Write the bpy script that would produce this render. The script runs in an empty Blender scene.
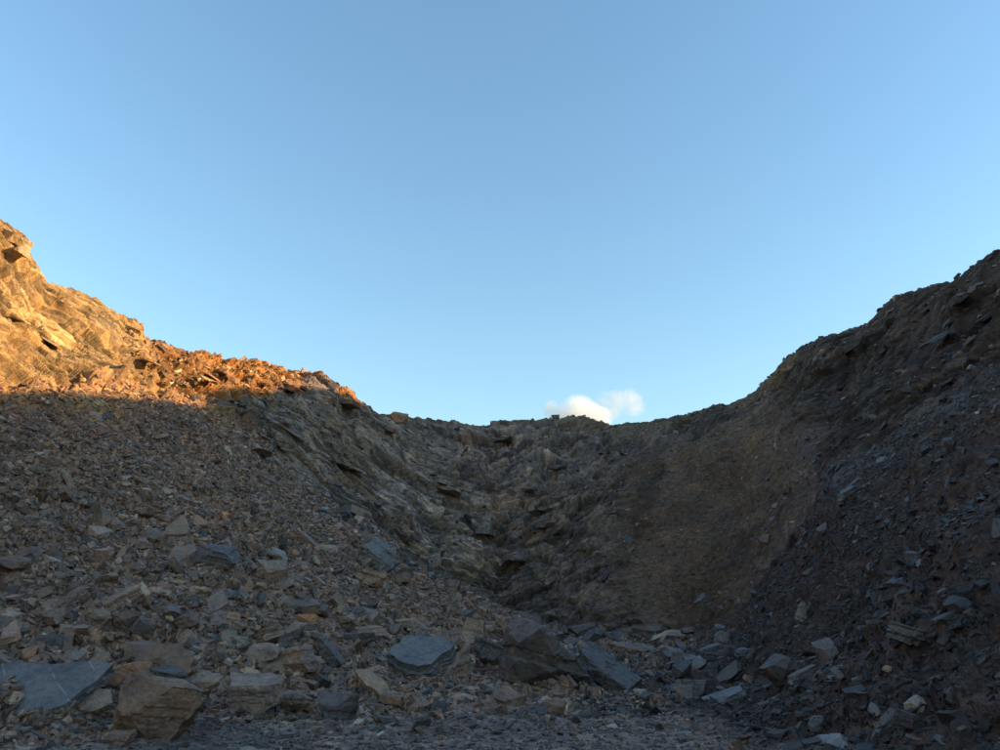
import bpy, bmesh, math, random
import numpy as np
from mathutils import Vector, Matrix, Euler

R = math.radians
scn = bpy.context.scene
col = scn.collection

# ------------------------------------------------------------------ camera
F_PX, HOR_Y, EYE = 785.0, 640.0, 1.6            # focal length and horizon row in 1000x750 photo pixels
PITCH = math.atan((HOR_Y - 375.0) / F_PX)
cam_d = bpy.data.cameras.new('camera')
cam_d.sensor_width = 36.0
cam_d.lens = 36.0 * F_PX / 1000.0
cam_d.clip_start = 0.1
cam_d.clip_end = 20000.0
cam = bpy.data.objects.new('camera', cam_d)
cam.location = (0, 0, EYE)
cam.rotation_euler = (R(90) + PITCH, 0, 0)
col.objects.link(cam)
scn.camera = cam

# ------------------------------------------------------------------ sky, sun, exposure
SUN_AZ, SUN_EL = 96.0, 11.5                    # azimuth clockwise from +Y
world = bpy.data.worlds.new('World')
scn.world = world
world.use_nodes = True
wn, wl = world.node_tree.nodes, world.node_tree.links
wn.clear()
sky = wn.new('ShaderNodeTexSky')
sky.sky_type = 'NISHITA'
sky.sun_disc = False
sky.sun_elevation = R(SUN_EL)
sky.sun_rotation = R(SUN_AZ)
sky.altitude = 200
sky.air_density = 1.5
sky.dust_density = 0.1
sky.ozone_density = 3.0
bg = wn.new('ShaderNodeBackground')
bg.inputs['Strength'].default_value = 0.15
wo = wn.new('ShaderNodeOutputWorld')
hs = wn.new('ShaderNodeHueSaturation')
hs.inputs['Saturation'].default_value = 1.04
hs.inputs['Value'].default_value = 1.03
wl.new(sky.outputs[0], hs.inputs['Color'])
wl.new(hs.outputs[0], bg.inputs['Color'])
wl.new(bg.outputs[0], wo.inputs['Surface'])

sun_d = bpy.data.lights.new('sun', 'SUN')
sun_d.energy = 3.8
sun_d.angle = R(0.53)
sun_d.color = (1.0, 0.68, 0.36)
sun = bpy.data.objects.new('sun', sun_d)
SUN_DIR = Vector((math.sin(R(SUN_AZ)) * math.cos(R(SUN_EL)), math.cos(R(SUN_AZ)) * math.cos(R(SUN_EL)), math.sin(R(SUN_EL))))
sun.rotation_euler = SUN_DIR.to_track_quat('Z', 'Y').to_euler()
sun.location = SUN_DIR * 200
col.objects.link(sun)

scn.view_settings.view_transform = 'Standard'
scn.view_settings.look = 'None'
scn.view_settings.gamma = 1.0
scn.view_settings.exposure = 1.27
scn.view_settings.use_curve_mapping = False
scn.cycles.max_bounces = 16
scn.cycles.diffuse_bounces = 4
scn.cycles.glossy_bounces = 2
scn.cycles.volume_bounces = 16

# ------------------------------------------------------------------ numeric helpers
def _hash(ix, iy, iz, seed):
    h = (ix.astype(np.int64) * 374761393 + iy.astype(np.int64) * 668265263 + iz.astype(np.int64) * 2147483647 + seed * 1274126177) & 0xFFFFFFFF
    h = ((h ^ (h >> 13)) * 1274126177) & 0xFFFFFFFF
    h = ((h ^ (h >> 16)) * 2246822519) & 0xFFFFFFFF
    return (h ^ (h >> 15)) & 0xFFFFFFFF

def h01(ix, iy, iz, seed):
    return (_hash(ix, iy, iz, seed) & 0xFFFFFF).astype(np.float32) / 16777216.0

def vnoise(p, seed=0):
    """smooth value noise, about -1..1"""
    i = np.floor(p).astype(np.int64)
    f = (p - i).astype(np.float32)
    u = f * f * f * (f * (f * 6 - 15) + 10)
    out = np.zeros(len(p), np.float32)
    for dx in (0, 1):
        wx = u[:, 0] if dx else 1 - u[:, 0]
        for dy in (0, 1):
            wy = u[:, 1] if dy else 1 - u[:, 1]
            for dz in (0, 1):
                wz = u[:, 2] if dz else 1 - u[:, 2]
                out += wx * wy * wz * h01(i[:, 0] + dx, i[:, 1] + dy, i[:, 2] + dz, seed)
    return out * 2 - 1

def fbm(p, octaves=4, seed=0, gain=0.5):
    out = np.zeros(len(p), np.float32)
    a, q = 1.0, p
    for k in range(octaves):
        out += a * vnoise(q, seed + 17 * k)
        q = q * 2.03 + 11.3
        a *= gain
    return out

def worley(p, seed=0):
    """nearest of the 8 surrounding jittered cells: (random value of the cell, distance gap to the next cell)"""
    b = np.floor(p - 0.5).astype(np.int64)
    d1 = np.full(len(p), 1e9, np.float32); d2 = d1.copy(); val = np.zeros(len(p), np.float32); tilt = np.zeros(len(p), np.float32)
    for dx in (0, 1):
        for dy in (0, 1):
            for dz in (0, 1):
                cx, cy, cz = b[:, 0] + dx, b[:, 1] + dy, b[:, 2] + dz
                h = _hash(cx, cy, cz, seed)
                jx = (h & 0x3FF).astype(np.float32) / 1023; jy = ((h >> 10) & 0x3FF).astype(np.float32) / 1023; jz = ((h >> 20) & 0x3FF).astype(np.float32) / 1023
                ex, ey, ez = p[:, 0] - cx - .5 - (jx - .5) * .8, p[:, 1] - cy - .5 - (jy - .5) * .8, p[:, 2] - cz - .5 - (jz - .5) * .8
                d = (ex * ex + ey * ey + ez * ez).astype(np.float32)
                h2 = _hash(cx, cy, cz, seed + 91)
                v = (h2 & 0x3FF).astype(np.float32) / 1023
                tl = (((h2 >> 10) & 0x3FF).astype(np.float32) / 511.5 - 1) * ex + (((h2 >> 20) & 0x3FF).astype(np.float32) / 511.5 - 1) * ey + (v * 2 - 1) * ez * .6
                n = d < d1
                d2 = np.where(n, d1, np.minimum(d2, d))
                val = np.where(n, v, val); tilt = np.where(n, tl, tilt)
                d1 = np.where(n, d, d1)
    return val, np.sqrt(d2) - np.sqrt(d1), tilt.astype(np.float32)

CP, SP = math.cos(PITCH), math.sin(PITCH)
def ray(x, y):
    a, b = (x - 500.0) / F_PX, (375.0 - y) / F_PX
    return np.array([a, CP - b * SP, SP + b * CP])
def at_range(x, y, r):
    """pixel direction + horizontal range from the camera -> world point"""
    d = ray(x, y)
    return d * (r / math.hypot(d[0], d[1])) + np.array([0, 0, EYE])
def project(P):
    q = P - np.array([0, 0, EYE])
    dep = q[:, 1] * CP + q[:, 2] * SP
    up = -q[:, 1] * SP + q[:, 2] * CP
    dep = np.where(dep > 0.05, dep, 1e-6)
    return 500 + F_PX * q[:, 0] / dep, 375 - F_PX * up / dep, dep
def sstep(a, b, x):
    t = np.clip((x - a) / (b - a), 0, 1)
    return t * t * (3 - 2 * t)

# ------------------------------------------------------------------ materials
def new_mat(name):
    m = bpy.data.materials.new(name); m.use_nodes = True
    nt = m.node_tree; nt.nodes.clear()
    o = nt.nodes.new('ShaderNodeOutputMaterial'); b = nt.nodes.new('ShaderNodeBsdfPrincipled')
    nt.links.new(b.outputs[0], o.inputs['Surface'])
    b.inputs['Roughness'].default_value = 0.85
    b.inputs['Specular IOR Level'].default_value = 0.25
    return m, nt, b
def N(nt, t, **kw):
    n = nt.nodes.new(t)
    for k, v in kw.items(): setattr(n, k, v)
    return n
def mixc(nt, a, b, fac, mode='MIX'):
    n = N(nt, 'ShaderNodeMix', data_type='RGBA', blend_type=mode)
    for s, v in ((n.inputs['Factor'], fac), (n.inputs['A'], a), (n.inputs['B'], b)):
        if isinstance(v, bpy.types.NodeSocket): nt.links.new(v, s)
        elif isinstance(v, (int, float)): s.default_value = v
        else: s.default_value = (*v[:3], 1)
    return n.outputs['Result']
def noise(nt, vec, scale, detail=4, rough=0.6):
    n = N(nt, 'ShaderNodeTexNoise'); n.inputs['Scale'].default_value = scale
    n.inputs['Detail'].default_value = detail; n.inputs['Roughness'].default_value = rough
    if vec is not None: nt.links.new(vec, n.inputs['Vector'])
    return n
def ramp(nt, fac, stops):
    n = N(nt, 'ShaderNodeValToRGB')
    e = n.color_ramp.elements
    while len(e) < len(stops): e.new(0.5)
    for k, (p, c) in enumerate(stops):
        e[k].position = p; e[k].color = (*c, 1) if len(c) == 3 else c
    nt.links.new(fac, n.inputs[0])
    return n.outputs[0]
def mul(nt, a, b):
    n = N(nt, 'ShaderNodeMath', operation='MULTIPLY')
    for s, v in ((n.inputs[0], a), (n.inputs[1], b)):
        if isinstance(v, bpy.types.NodeSocket): nt.links.new(v, s)
        else: s.default_value = v
    return n.outputs[0]
def bump(nt, height, strength, dist, prev=None):
    n = N(nt, 'ShaderNodeBump'); n.inputs['Strength'].default_value = strength; n.inputs['Distance'].default_value = dist
    nt.links.new(height, n.inputs['Height'])
    if prev is not None: nt.links.new(prev, n.inputs['Normal'])
    return n.outputs[0]

def terrain_material():
    m, nt, b = new_mat('quarry_rock')
    pos = N(nt, 'ShaderNodeNewGeometry').outputs['Position']
    base = N(nt, 'ShaderNodeAttribute', attribute_name='tint').outputs['Color']
    bed = N(nt, 'ShaderNodeAttribute', attribute_name='bed').outputs['Fac']
    rocky = N(nt, 'ShaderNodeAttribute', attribute_name='rocky').outputs['Fac']
    n1 = noise(nt, pos, 0.35, 6, 0.65); n2 = noise(nt, pos, 3.0, 5, 0.7); n3 = noise(nt, pos, 14.0, 3, 0.7)
    c = mixc(nt, base, ramp(nt, n1.outputs['Fac'], [(.3, (.55, .55, .58)), (.5, (1, 1, 1)), (.72, (1.45, 1.3, 1.1))]), 1.0, 'MULTIPLY')
    c = mixc(nt, c, ramp(nt, n2.outputs['Fac'], [(.28, (.5, .5, .52)), (.5, (1, 1, 1)), (.75, (1.5, 1.42, 1.32))]), 1.0, 'MULTIPLY')
    c = mixc(nt, c, ramp(nt, n3.outputs['Fac'], [(.3, (.65, .65, .65)), (.7, (1.3, 1.3, 1.3))]), 1.0, 'MULTIPLY')
    # bedding: thin bands following the beds, only where rock is bare
    cx = N(nt, 'ShaderNodeCombineXYZ'); nt.links.new(bed, cx.inputs[2])
    sp = N(nt, 'ShaderNodeSeparateXYZ'); nt.links.new(pos, sp.inputs[0])
    nt.links.new(mul(nt, sp.outputs[0], 0.06), cx.inputs[0]); nt.links.new(mul(nt, sp.outputs[1], 0.06), cx.inputs[1])
    nb = noise(nt, cx.outputs[0], 2.6, 5, 0.7)
    bands = ramp(nt, nb.outputs['Fac'], [(.33, (.55, .55, .56)), (.5, (1, 1, 1)), (.68, (1.35, 1.28, 1.18))])
    c = mixc(nt, c, mixc(nt, c, bands, 1.0, 'MULTIPLY'), rocky)
    cv = N(nt, 'ShaderNodeCombineXYZ')
    for k_, (src, sc) in enumerate(((sp.outputs[0], 1.3), (sp.outputs[1], 1.3), (bed, 4.5))): nt.links.new(mul(nt, src, sc), cv.inputs[k_])
    vo = N(nt, 'ShaderNodeTexVoronoi'); vo.inputs['Scale'].default_value = 1.0; nt.links.new(cv.outputs[0], vo.inputs['Vector'])
    vs = N(nt, 'ShaderNodeTexVoronoi'); vs.inputs['Scale'].default_value = 5.0; nt.links.new(pos, vs.inputs['Vector'])
    pick = mixc(nt, vs.outputs['Color'], vo.outputs['Color'], rocky)
    spx = N(nt, 'ShaderNodeSeparateColor'); nt.links.new(pick, spx.inputs[0])
    c = mixc(nt, c, ramp(nt, spx.outputs[0], [(0, (.62, .62, .64)), (.6, (1, 1, 1)), (1, (1.4, 1.32, 1.22))]), 1.0, 'MULTIPLY')
    nt.links.new(c, b.inputs['Base Color'])
    h = bump(nt, spx.outputs[1], 0.8, 0.12)
    h = bump(nt, n2.outputs['Fac'], 0.5, 0.15, h)
    h = bump(nt, n3.outputs['Fac'], 0.8, 0.07, h)
    hb = N(nt, 'ShaderNodeMath', operation='MULTIPLY'); nt.links.new(nb.outputs['Fac'], hb.inputs[0]); nt.links.new(rocky, hb.inputs[1])
    h = bump(nt, hb.outputs[0], 0.8, 0.2, h)
    nt.links.new(h, b.inputs['Normal'])
    return m

def rock_material(name, instancer, veins=False):
    m, nt, b = new_mat(name)
    tc = N(nt, 'ShaderNodeTexCoord').outputs['Object']
    if instancer:
        base = N(nt, 'ShaderNodeAttribute', attribute_name='tint', attribute_type='INSTANCER').outputs['Color']
    else:
        base = N(nt, 'ShaderNodeObjectInfo').outputs['Color']
    rnd = N(nt, 'ShaderNodeObjectInfo').outputs['Random']
    va = N(nt, 'ShaderNodeVectorMath', operation='ADD'); nt.links.new(tc, va.inputs[0])
    cb = N(nt, 'ShaderNodeCombineXYZ'); nt.links.new(mul(nt, rnd, 37.0), cb.inputs[0]); nt.links.new(mul(nt, rnd, 91.0), cb.inputs[1])
    nt.links.new(cb.outputs[0], va.inputs[1])
    v = va.outputs[0]
    n1 = noise(nt, v, 1.6, 5, 0.65); n2 = noise(nt, v, 9.0, 5, 0.7)
    c = mixc(nt, base, ramp(nt, n1.outputs['Fac'], [(.3, (.6, .6, .62)), (.5, (1, 1, 1)), (.7, (1.35, 1.18, 1.0))]), 1.0, 'MULTIPLY')
    c = mixc(nt, c, ramp(nt, n2.outputs['Fac'], [(.3, (.62, .62, .62)), (.7, (1.35, 1.35, 1.35))]), 1.0, 'MULTIPLY')
    if veins:
        w = N(nt, 'ShaderNodeTexWave', wave_type='BANDS', bands_direction='DIAGONAL')
        w.inputs['Scale'].default_value = 0.8; w.inputs['Distortion'].default_value = 0.8; w.inputs['Detail'].default_value = 3
        nt.links.new(v, w.inputs['Vector'])
        nv = noise(nt, v, 3.0, 2, .5)
        k = mul(nt, ramp(nt, w.outputs['Fac'], [(.994, (0, 0, 0)), (1.0, (1, 1, 1))]), ramp(nt, nv.outputs['Fac'], [(.46, (0, 0, 0)), (.56, (1, 1, 1))]))
        c = mixc(nt, c, (.42, .44, .46), mul(nt, k, .45))
    nt.links.new(c, b.inputs['Base Color'])
    h = bump(nt, n1.outputs['Fac'], 0.5, 0.15)
    h = bump(nt, n2.outputs['Fac'], 0.7, 0.04, h)
    nt.links.new(h, b.inputs['Normal'])
    b.inputs['Roughness'].default_value = 0.55
    b.inputs['Specular IOR Level'].default_value = 0.45
    return m
MAT_T = terrain_material()
MAT_ROCK = rock_material('broken_shale', False)
MAT_SLAB = rock_material('veined_slate', False, True)
MAT_RUB = rock_material('shale_rubble', True)

# ------------------------------------------------------------------ the quarry surface
# profile knots per picture column: (x, y) in the photograph fix the direction, r is the range in metres
SKYLINE = [(-160, 100), (-80, 160), (0, 217), (10, 224), (26, 240), (30, 257), (46, 283), (70, 288), (95, 297), (142, 324), (145, 334), (175, 350), (205, 358), (235, 362), (255, 361),
           (300, 376), (322, 378), (345, 391), (380, 412), (393, 414), (410, 418), (450, 424), (490, 428), (505, 424), (540, 421), (575, 417), (595, 417), (612, 425),
           (640, 424), (690, 413), (730, 402), (750, 393), (765, 380), (790, 358), (830, 334), (866, 323), (875, 315), (890, 304), (920, 292), (950, 284), (970, 272), (1000, 247), (1040, 222), (1180, 150)]
CREST_R = [(-160, 46), (0, 50), (100, 57), (150, 60), (200, 65), (300, 74), (400, 85), (500, 91), (600, 92), (700, 92), (760, 88), (800, 83), (870, 72), (950, 61), (1000, 55), (1180, 44)]
TALUS = [(-200, 372, 38), (0, 384, 42), (100, 393, 46), (150, 401, 50), (200, 411, 55), (250, 440, 59), (300, 475, 62), (350, 511, 65), (400, 550, 67), (450, 585, 68), (500, 610, 67), (550, 630, 65), (600, 636, 63),
         (650, 634, 58), (700, 636, 55), (740, 632, 53), (780, 578, 51), (830, 487, 50), (870, 455, 48), (950, 400, 44), (1000, 360, 41), (1180, 240, 33)]
TOE = [(-45, 12), (-32, 13.5), (-15, 16), (0, 17.5), (8, 19), (14, 18), (19, 13.5), (25, 10.5), (32, 8.5), (45, 7.5)]      # azimuth, r
OUT_R = [(39.5, 64, 30.3), (41.1, 61, 29), (43.5, 58, 28), (46.8, 54, 26.8), (48.9, 51, 26.1), (50.4, 48, 25.3), (56, 46, 24.3), (64, 43, 23.5), (80, 42, 22), (110, 45, 17), (150, 55, 6), (180, 70, 2)]   # azimuth, rim r, rim z; out of view, shaped to set the shadow line
OUT_L = [(-42, 47, 31), (-60, 45, 30), (-90, 46, 22), (-130, 55, 8), (-180, 70, 2)]

def az_of(P): return math.degrees(math.atan2(P[0], P[1]))
def table(px):
    rows = []
    for x, y, r in px:
        P = at_range(x, y, r); rows.append((az_of(P), r, P[2]))
    return rows
crest_t = table([(x, y, float(np.interp(x, *zip(*CREST_R)))) for x, y in SKYLINE])
tal_t = table(TALUS)
crest_t = [t for t in crest_t if -40 < t[0] < 38] + OUT_R + OUT_L
tal_t = [t for t in tal_t if -40 < t[0] < 36.3] + [(a, r * .74, z * .5) for a, r, z in OUT_R + OUT_L]
crest_t.sort(); tal_t.sort()

az_v = np.linspace(-38.5, 39.5, 1180)
az_o = np.concatenate([np.linspace(39.5, 60, 50)[1:], np.linspace(60, 180, 60)[1:]])
AZ = np.concatenate([-az_o[::-1] - .0, az_v, az_o])
NA = len(AZ)
def lut(tab, k, smooth=0):
    xs = np.array([t[0] for t in tab]); ys = np.array([t[k] for t in tab])
    y = np.interp(AZ, xs, ys)
    if smooth:
        fine = np.linspace(-180, 180, 3601); g = np.interp(fine, xs, ys)
        ker = np.exp(-0.5 * (np.arange(-60, 61) * 0.1 / smooth) ** 2); ker /= ker.sum()
        g = np.convolve(np.pad(g, 60, mode='edge'), ker, 'valid'); y = np.interp(AZ, fine, g)
    return y
cr, cz = lut(crest_t, 1, 1.0), lut(crest_t, 2)
tr, tz = lut(tal_t, 1, 1.0), lut(tal_t, 2, 0.5)
toe = np.interp(AZ, *zip(*([(-180, 9), (-120, 10)] + TOE + [(120, 9), (180, 9)])))
lw = 1 - sstep(-2, 8, AZ)               # left / right character
mid_r = toe + (tr - toe) * 0.45
mid_z = tz * (0.36 * lw + 0.42 * (1 - lw))
steep = np.interp(AZ, [-36, -20, -8, 4, 10, 20, 36], [.5, .45, .36, .36, .5, .5, .5])
wall_r = tr + (cr - tr) * steep; wall_z = tz + (cz - tz) * np.interp(AZ, [-36, -20, -8, 4, 10, 20, 36], [.5, .5, .52, .5, .48, .5, .5])
# unseen hill added behind the right-hand rim for its shadow, below the sight line
shade_hill_k = np.interp(AZ, [-180, -60, -10, 4, 12, 20, 28, 35, 38, 39.5, 41, 45, 50, 60, 70, 180], [0, 0, 0, .1, .2, .28, .28, .3, .33, .345, .37, .32, .2, .1, 0, 0])
shade_hill_k = np.minimum(shade_hill_k, (cz - EYE) / cr * np.interp(AZ, [10, 24, 28, 36, 38], [.55, .75, .8, .8, 2]))
def seg(a, b, n, power=1.0, end=False):
    t = np.linspace(0, 1, n, endpoint=end) ** power
    return a[None, :] + (b - a)[None, :] * t[:, None]
one = np.ones(NA)
b_r, b_z = cr + 24, cz + 24 * shade_hill_k
h_r, h_z = cr + 60, b_z + 36 * np.minimum(shade_hill_k, .15)
f_r, f_z = one * 700, np.where(cz > 12, cz * .6 + 40 * shade_hill_k, cz)
e_r, e_z = one * 9000, one * 0 + 5
n_seg = [46, 120, 135, 165, 185, 14, 14, 6, 4]
knots = [(one * 0.6, one * 0), (toe, one * 0.0), (mid_r, mid_z), (tr, tz), (wall_r, wall_z), (cr, cz), (b_r, b_z), (h_r, h_z), (f_r, f_z), (e_r, e_z)]
rr, zz, kk = [], [], []
for k, n in enumerate(n_seg):
    last = k == len(n_seg) - 1
    pw = 1.6 if k in (0, 6, 7, 8) else 1.0
    rr.append(seg(knots[k][0], knots[k + 1][0], n, pw, last)); zz.append(seg(knots[k][1], knots[k + 1][1], n, pw, last))
    kk.append(k + np.linspace(0, 1, n, endpoint=last))
RR, ZZ, KK = np.concatenate(rr), np.concatenate(zz), np.concatenate(kk)
# round the knots of the slope (not the crest)
def soften(A, lo, hi, it):
    for _ in range(it):
        A[lo:hi] = (A[lo - 1:hi - 1] + 2 * A[lo:hi] + A[lo + 1:hi + 1]) / 4
o = np.cumsum([0] + n_seg)
for kn in (1, 2, 3, 4):
    soften(RR, o[kn] - 14, o[kn] + 14, 60); soften(ZZ, o[kn] - 14, o[kn] + 14, 60)
NR = len(RR)
az2 = np.radians(AZ)[None, :].repeat(NR, 0)
P0 = np.stack([RR * np.sin(az2), RR * np.cos(az2), ZZ], -1).reshape(-1, 3)
KF = KK[:, None].repeat(NA, 1).reshape(-1)
AF = AZ[None, :].repeat(NR, 0).reshape(-1)
def grid_normals(P):
    G = P.reshape(NR, NA, 3)
    du = np.gradient(G, axis=1); dv = np.gradient(G, axis=0)
    n = np.cross(du, dv).reshape(-1, 3)
    n /= np.linalg.norm(n, axis=1, keepdims=True) + 1e-9
    n[n[:, 2] < 0] *= -1
    return n
NRM = grid_normals(P0)
PX, PY, DEP = project(P0)

# zones -------------------------------------------------------------
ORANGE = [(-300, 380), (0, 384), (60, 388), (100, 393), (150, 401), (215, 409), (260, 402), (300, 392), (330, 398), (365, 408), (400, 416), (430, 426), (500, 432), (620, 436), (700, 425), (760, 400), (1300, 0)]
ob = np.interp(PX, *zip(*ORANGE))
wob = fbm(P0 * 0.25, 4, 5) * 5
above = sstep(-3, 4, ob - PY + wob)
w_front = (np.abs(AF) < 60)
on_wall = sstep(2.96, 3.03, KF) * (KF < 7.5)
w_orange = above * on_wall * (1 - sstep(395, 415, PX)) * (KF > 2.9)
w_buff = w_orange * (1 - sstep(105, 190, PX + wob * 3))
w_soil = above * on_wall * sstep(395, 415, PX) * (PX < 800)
def poly_mask(poly, soft, amp=8):
    """distance-softened inside test for a polygon in photograph pixels"""
    pts = np.array(poly, float)
    x, y = PX + fbm(P0 * 0.3 + 40, 3, 8) * amp, PY + fbm(P0 * 0.3 + 80, 3, 9) * amp
    inside = np.zeros(len(x), bool); dist = np.full(len(x), 1e9)
    for i in range(len(pts)):
        a, c = pts[i], pts[(i + 1) % len(pts)]
        cond = ((a[1] > y) != (c[1] > y)) & (x < (c[0] - a[0]) * (y - a[1]) / (c[1] - a[1] + 1e-9) + a[0])
        inside ^= cond
        e = c - a; t = np.clip(((x - a[0]) * e[0] + (y - a[1]) * e[1]) / (e @ e), 0, 1)
        dist = np.minimum(dist, np.hypot(x - a[0] - t * e[0], y - a[1] - t * e[1]))
    return sstep(-soft, soft, np.where(inside, dist, -dist))
w_earth = poly_mask([(620, 455), (700, 440), (770, 395), (800, 420), (815, 470), (805, 520), (770, 580), (735, 640), (650, 640), (600, 600), (600, 520)], 34, 16) * on_wall
w_pale = poly_mask([(360, 492), (480, 486), (496, 520), (482, 566), (440, 566), (420, 530), (380, 512)], 9, 14) * on_wall
w_greyface = poly_mask([(200, 412), (300, 398), (400, 418), (450, 450), (450, 500), (400, 520), (330, 500), (250, 445)], 8) * on_wall
w_talus = sstep(.98, 1.06, KF) * (1 - sstep(2.97, 3.05, KF))
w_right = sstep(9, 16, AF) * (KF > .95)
w_rock = on_wall * (1 - .9 * w_earth) * (1 - .45 * w_soil) * (1 - .35 * (w_orange - w_buff))

# bedding coordinate: beds dip inwards on both sides (a trough)
bx = P0[:, 0]
BED = P0[:, 2] + np.where(bx < 0, 0.5 * bx, -0.62 * bx)
BED = BED + 0.15 * P0[:, 1] + fbm(P0 * 0.06, 3, 3) * 1.2

# displacement -------------------------------------------------------
sel = np.where((np.abs(AF) < 46) & (KF < 6.6))[0]
Ps = P0[sel]; Bs = BED[sel]
D = np.zeros(len(P0), np.float32)
big = fbm(Ps * 0.09, 3, 21)
medn = fbm(Ps * 0.45, 4, 31)
fine = fbm(Ps * 2.2, 3, 41)
d = np.zeros(len(sel), np.float32)
wr, wt, wo_, we = w_rock[sel], w_talus[sel], w_orange[sel], w_earth[sel]
rk = np.where(KF[sel] > 2.9)[0]
def cells(ax, au, seed):
    q = np.stack([Ps[rk, 0] / ax, Ps[rk, 1] / ax, Bs[rk] / au], -1)
    v, g, tl = worley(q, seed)
    out = np.zeros(len(sel), np.float32); out[rk] = (v - .5) * .55 + tl * .95
    gap = np.ones(len(sel), np.float32); gap[rk] = g
    return out, gap
c1, g1 = cells(5.0, 1.5, 1); c2, g2 = cells(2.0, 0.55, 2); c3, g3 = cells(0.8, 0.22, 3)
crest_fade = 1 - .62 * sstep(4.6, 5.0, KF[sel]) * (1 - sstep(5.3, 6, KF[sel]))
def saw(T, seed, wob):
    f = Bs / T + wob * fbm(Ps * np.array([.22, .22, .5]), 2, seed) + 1.1 * fbm(np.stack([Bs * .55 / T, Bs * 0, Bs * 0], -1), 2, seed + 9)
    t = f - np.floor(f)
    keep = sstep(-.25, .35, fbm(np.stack([Ps[:, 0] * .16, Ps[:, 1] * .16, np.floor(f) * 1.7], -1), 2, seed + 5))
    return (np.minimum((1 - t) * 1.0, t * 9) - .5) * keep
beds = 0.5 * saw(1.7, 201, .2) + 0.36 * saw(.7, 207, .25) + .2 * saw(.3, 213, .3)
rw = sstep(8, 15, AF[sel])
bed_d = on_wall[sel] * crest_fade * beds * (1.5 * w_buff[sel] + 1.7 * w_greyface[sel] + (.75 + .35 * rw) * (1 - w_buff[sel]) * (1 - w_greyface[sel])) * (1 - w_earth[sel]) * (1 - .7 * (w_orange - w_buff)[sel])
blk = (1 - .6 * sstep(6, 14, AF[sel])) * (1 - .72 * w_greyface[sel]) * (1 - .62 * w_buff[sel])
d += wr * crest_fade * (1.5 * big + 0.14 * medn + blk * (1.35 * c1 + 0.8 * c2 + 0.36 * c3 - 0.2 * (g2 < .08)) + .05 * fine)
on_floor = 1 - sstep(.9, 1.05, KF[sel])
near = sstep(1.0, 1.5, KF[sel])
d += wt * (0.75 * big * near + 0.34 * medn * near + 0.10 * fine)
tv, tg, _ = worley(Ps / np.array([.7, .7, .5]), 77)
tv2, tg2, _ = worley(Ps / np.array([.28, .28, .2]), 78)
d += wt * ((tv - .5) * .3 + (tv2 - .5) * .12) * (1 - .5 * w_right[sel])
d += (wo_ * (1 - w_buff[sel]) + w_soil[sel]) * crest_fade * (0.3 * medn + 0.5 * (tv - .5) + .15 * fine)
q = Ps * np.array([.9, .25, .25])
d += we * (0.8 * big + 0.65 * fbm(np.stack([(Ps[:, 0] - .62 * Ps[:, 2]) * .3, Ps[:, 2] * .06, Ps[:, 2] * 0], -1), 3, 51) + .2 * medn + 0.12 * fine)
d += on_floor * (0.07 * medn * sstep(0.4, .9, KF[sel]) + 0.02 * fine)
rut = np.zeros(len(sel), np.float32)
for c0 in (11.2, 12.9):
    ln = Ps[:, 1] - c0 - .06 * Ps[:, 0] - .5 * np.sin(Ps[:, 0] * .12) + .1 * medn
    rut += np.exp(-(ln / .22) ** 2) * -.05 + np.exp(-((np.abs(ln) - .38) / .14) ** 2) * .03
d += on_floor * rut
# the lip of debris along the edge of the floor
d += np.exp(-((KF[sel] - 1.0) / .035) ** 2) * (0.12 + .12 * medn)
D[sel] = d
Dg = D.reshape(NR, NA); r0 = o[3]
c_ = Dg[r0:o[6]]            # keep broken edges from fraying column by column
kb = sstep(-14, -6, AZ)[None, :] / 4
Dg[r0:o[6]] = c_ * (1 - 2 * kb) + (np.roll(c_, 1, 1) + np.roll(c_, -1, 1)) * kb
D = Dg.reshape(-1)
D[sel] += bed_d
P1 = P0 + NRM * D[:, None]
far = KF > 5.4
P1[far, 2] += (fbm(P0[far] * 0.03, 3, 61) * np.minimum(2.0, np.maximum(0, KF[far] - 5.9) * 2) - np.minimum(1.5, (KF[far] - 5.4) * 2) * 0)
NRM1 = grid_normals(P1)
PX1, PY1, DEP1 = project(P1)

# tint ---------------------------------------------------------------
def blend(c, colr, w): return c * (1 - w[:, None]) + np.array(colr)[None, :] * w[:, None]
T = np.tile(np.array([.268, .160, .108]), (len(P0), 1))
T = blend(T, (.165, .138, .126), on_wall * .8)
T = blend(T, (.230, .182, .155), w_greyface * .9)
T = blend(T, (.112, .064, .037), w_earth * .95)
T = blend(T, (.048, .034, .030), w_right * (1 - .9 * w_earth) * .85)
T = blend(T, (.36, .31, .28), w_pale * .8)
w_slab = poly_mask([(815, 492), (850, 462), (905, 425), (960, 385), (1005, 352), (1005, 368), (950, 410), (905, 446), (860, 484), (830, 502)], 6, 5)
T = blend(T, (.105, .098, .098), w_slab * .8)
T = blend(T, (.14, .098, .064), w_soil * .8)
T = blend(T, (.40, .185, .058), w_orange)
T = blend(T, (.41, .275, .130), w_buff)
w_apron = sstep(2.72, 2.92, KF + fbm(P0 * .3, 3, 66) * .05) * (KF < 3.05) * (1 - sstep(200, 250, PX))       # orange tint at the top of the slope
T = blend(T, (.36, .20, .085), w_apron * .8)
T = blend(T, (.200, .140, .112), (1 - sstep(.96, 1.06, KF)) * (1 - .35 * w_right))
T = blend(T, (.13, .11, .075), (KF > 5.4) * .8)
FALL = P0[:, 0] - .62 * P0[:, 2]         # runs of loose earth come down at a slant
streak = fbm(np.stack([FALL * .42 + fbm(P0 * .12, 2, 88), P0[:, 2] * .07, P0[:, 2] * 0], -1), 4, 87)
T *= (1 + w_earth * .45 * streak)[:, None]
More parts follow.
